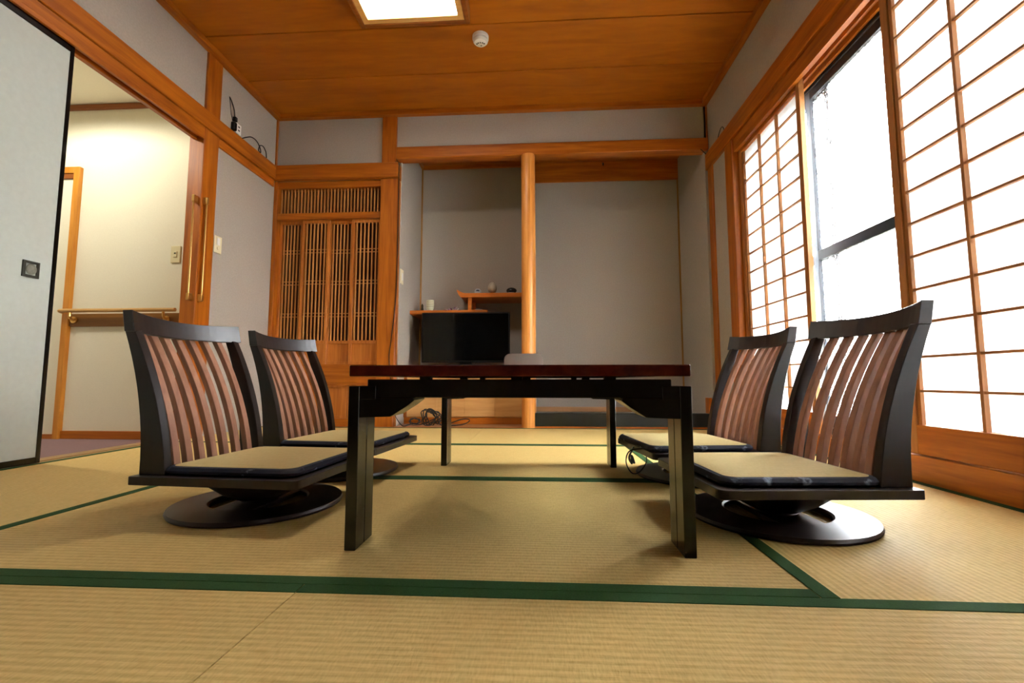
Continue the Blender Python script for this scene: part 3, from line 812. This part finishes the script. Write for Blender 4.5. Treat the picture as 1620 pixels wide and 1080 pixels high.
c = MB().tube([(XL+0.02, 3.055, 2.112), (XL+0.02, 3.10, 2.145), (XL+0.015, 3.16, 2.18), (XL+0.015, 3.22, 2.185), (XL+0.02, 3.262, 2.15), (XL+0.02, 3.272, 2.115), (XL+0.018, 3.25, 2.125), (XL+0.018, 3.262, 2.165), (XL+0.015, 3.305, 2.185), (XL+0.015, 3.345, 2.16), (XL+0.018, 3.352, 2.109)], 0.0035, 8)
tag(c.build('wall_cable', CABLE, smooth=True), 'looped black cable resting on the wooden rail near the corner', 'cable')
# cable along the cabinet jamb
c = MB().tube([(-1.15, 3.482, 2.115), (-1.12, 3.478, 2.10), (-1.118, 3.482, 2.0), (-1.119, 3.486, 1.5), (-1.124, 3.486, 1.0), (-1.15, 3.485, 0.70), (-1.165, 3.484, 0.52), (-1.14, 3.482, 0.30), (-1.12, 3.484, 0.12), (-1.06, 3.50, 0.012), (-1.02, 3.55, 0.012)], 0.0035, 6)
tag(c.build('hanging_cable', CABLE, smooth=True), 'thin black cable running down the wide jamb beside the lattice cabinet', 'cable')
t = tag(empty('jamb_switch', (-1.118, 3.60, 1.20)), 'small ivory switch on the alcove side wall beside the jamb', 'light switch')
box('plate', IVORY, (0, 0.008, -0.035, 0.035, -0.06, 0.06), t, 0.002)
box('rocker', WHITEP, (0.008, 0.012, -0.014, 0.014, -0.03, 0.03), t, 0.001)
# right cables at the alcove corner
c = MB().tube([(1.318, 3.49, 2.10), (1.30, 3.485, 2.115), (1.262, 3.475, 2.146)], 0.003, 6)
tag(c.build('corner_cable', CABLE, smooth=True), 'short thin cable under the lintel at the window wall corner', 'cable')
c = MB().tube([(1.322, 3.17, 2.112), (1.322, 3.20, 2.165), (1.322, 3.24, 2.17), (1.322, 3.28, 2.14), (1.322, 3.30, 2.112)], 0.0028, 6)
tag(c.build('rail_cable', CABLE, smooth=True), 'thin cable arching above the wooden rail over the far paper screen', 'cable')
# cable coil on the shelf bay floor
c = MB()
pts = []
for i in range(70):
    a = i*0.55
    r = 0.055+0.014*math.sin(i*1.7)
    pts.append((-0.86+r*math.cos(a)*1.0+0.025*math.sin(i*0.31), 3.60+0.018*math.sin(i*0.9), 0.066+r*math.sin(a)))
pts = [(-1.04, 3.56, 0.006), (-0.98, 3.58, 0.02), (-0.93, 3.59, 0.012)] + pts + [(-0.78, 3.60, 0.01), (-0.68, 3.57, 0.007), (-0.58, 3.56, 0.02), (-0.54, 3.56, 0.05), (-0.60, 3.57, 0.055), (-0.7, 3.6, 0.02)]
c.tube(pts, 0.0045, 6)
t = tag(c.build('cable_coil', CABLE, smooth=True), 'tangled coil of black cable on the floor below the television', 'cable')
c = MB()
pts = []
for i in range(26):
    a = i*0.6
    r = 0.028+0.006*math.sin(i*2.1)
    pts.append((-0.985+r*1.4*math.cos(a), 3.60+0.01*math.sin(i*0.8), 0.035+r*0.8*math.sin(a)))
c.tube(pts, 0.004, 6)
tag(c.build('small_cable_bundle', plain('grey_cable', lin(56, 62, 68), 0.5), smooth=True), 'small grey cable bundle left of the big black coil', 'cable')

# things on the shelves
ZL = 0.93+0.034; ZU = 0.93+0.182; ysh = 3.96
t = tag(empty('tea_cup', (-0.963, ysh, ZL)), 'tall striped cream cup with a pink foot on the lower shelf', 'cup')
MB().lathe((0, 0, 0), [(0.02, 0.0), (0.021, 0.012), (0.033, 0.026), (0.035, 0.06), (0.034, 0.102), (0.031, 0.102), (0.031, 0.04), (0.01, 0.03)], 28).build('bowl', plain('cream_glaze', lin(206, 204, 168), 0.35), t, smooth=True)
MB().lathe((0, 0, 0), [(0.0205, 0.0), (0.0215, 0.006), (0.0216, 0.014), (0.0205, 0.016)], 24).build('foot', plain('pink_glaze', lin(196, 150, 140), 0.4), t, smooth=True)
for z in (0.045, 0.06, 0.075, 0.09):
    MB().lathe((0, 0, 0), [(0.0352, z-0.0015), (0.0356, z), (0.0352, z+0.0015)], 28).build('stripe', plain('stripe_glaze', lin(140, 140, 112), 0.4) if z == 0.045 else bpy.data.materials['stripe_glaze'], t)
t = tag(empty('incense_figure', (-1.06, 4.06, ZL)), 'small dark upright figure at the corner of the lower shelf', 'figurine')
MB().lathe((0, 0, 0), [(0.016, 0), (0.014, 0.03), (0.009, 0.06), (0.011, 0.07), (0.006, 0.085), (0.001, 0.09)], 14).build('body', plain('dark_bronze', lin(70, 60, 36), 0.5), t, smooth=True)
t = tag(empty('flower_ornament', (-0.775, ysh, ZL)), 'pink and purple flower ornament lying on the lower shelf', 'ornament')
PINK = [plain('pink_petal', lin(206, 164, 196), 0.6), plain('purple_petal', lin(124, 60, 110), 0.6), plain('pale_petal', lin(214, 190, 196), 0.6)]
for i in range(22):
    a = random.uniform(0, 2*PI); px = random.uniform(-0.07, 0.065); h = 0.012+0.03*max(0, 1-abs(px-0.03)/0.08)*random.random()
    ln = random.uniform(0.014, 0.024)
    p = MB()
    ring = []
    p.loft([[(px+k*ln*math.cos(a)-wd*math.sin(a)*s, 0.0+random.uniform(-0.001, 0.001)+k*ln*math.sin(a)+wd*math.cos(a)*s, zz+0.003*u) for s, u in ((-1, 0), (0, 1), (1, 0), (0, -1))] for k, wd, zz in ((0, 0.003, 0.006), (0.4, 0.007, h), (0.8, 0.006, h+0.004), (1.0, 0.001, h+0.007))])
    p.build('petal', PINK[i % 3], t, smooth=True)
MB().tube([(-0.075, -0.01, 0.004), (-0.03, 0.0, 0.006), (0.04, 0.005, 0.008)], 0.004, 6).build('stem', plain('dark_stem', lin(50, 30, 40), 0.6), t)
t = tag(empty('porcelain_house', (-0.535, ysh, ZU)), 'small white porcelain box with a blue mark on the upper shelf', 'ornament')
MB().prism([(-0.028, 0), (0.028, 0), (0.029, 0.035), (0.016, 0.052), (-0.016, 0.052), (-0.029, 0.035)], 'y', -0.022, 0.022).build('body', plain('white_porcelain', lin(206, 210, 212), 0.3), t, 0.002)
MB().prism([(-0.016, 0.03), (0.014, 0.028), (0.018, 0.034), (0.004, 0.042), (-0.012, 0.039)], 'y', -0.0228, -0.0222).build('blue_mark', plain('cobalt_mark', lin(40, 60, 84), 0.4), t)
t = tag(empty('stone_egg', (-0.407, ysh, ZU)), 'large pale speckled egg on a small stand on the upper shelf', 'ornament')
MB().lathe((0, 0, 0), [(0.022, 0), (0.018, 0.008), (0.014, 0.012), (0.019, 0.018)], 20).build('stand', SHW, t, smooth=True)
pr = []
for i in range(13):
    a = -PI/2 + PI*i/12
    pr.append((max(0.0008, 0.04*math.cos(a)*(1-0.13*math.sin(a))), 0.062+0.05*math.sin(a)))
MB().lathe((0, 0, 0), pr, 24).build('egg', plain('speckled_stone', lin(186, 174, 152), 0.5, noise=0.18, nscale=90), t, smooth=True)
t = tag(empty('dark_stone', (-0.245, ysh, ZU)), 'dark polished stone on a pale dish at the post end of the upper shelf', 'ornament')
MB().lathe((0, 0, 0), [(0.03, 0), (0.058, 0.006), (0.056, 0.009), (0.03, 0.004)], 24).build('dish', plain('pale_dish', lin(176, 170, 158), 0.4), t, smooth=True)
s = MB(); R = []
for i in range(9):
    a = -PI/2+PI*i/8
    R.append([(max(0.001, math.cos(a))*0.042*(1+0.12*math.sin(2*b+1))*math.cos(b)+0.008, max(0.001, math.cos(a))*0.03*math.sin(b), 0.034+0.028*math.sin(a)) for b in [2*PI*k/18 for k in range(18)]])
s.loft(R).build('stone', plain('obsidian', lin(40, 34, 30), 0.25, noise=0.3, nscale=40), t, smooth=True)
t = tag(empty('remote_control', (-0.52, 3.90, ZL)), 'small pale remote control lying on the lower shelf beside the strut', 'remote')
box('case', plain('pale_grey', lin(150, 146, 136), 0.5), (-0.03, 0.03, -0.018, 0.018, 0, 0.01), t, 0.002)
box('button', BLACKP, (-0.02, -0.012, -0.004, 0.004, 0.01, 0.0115), t)
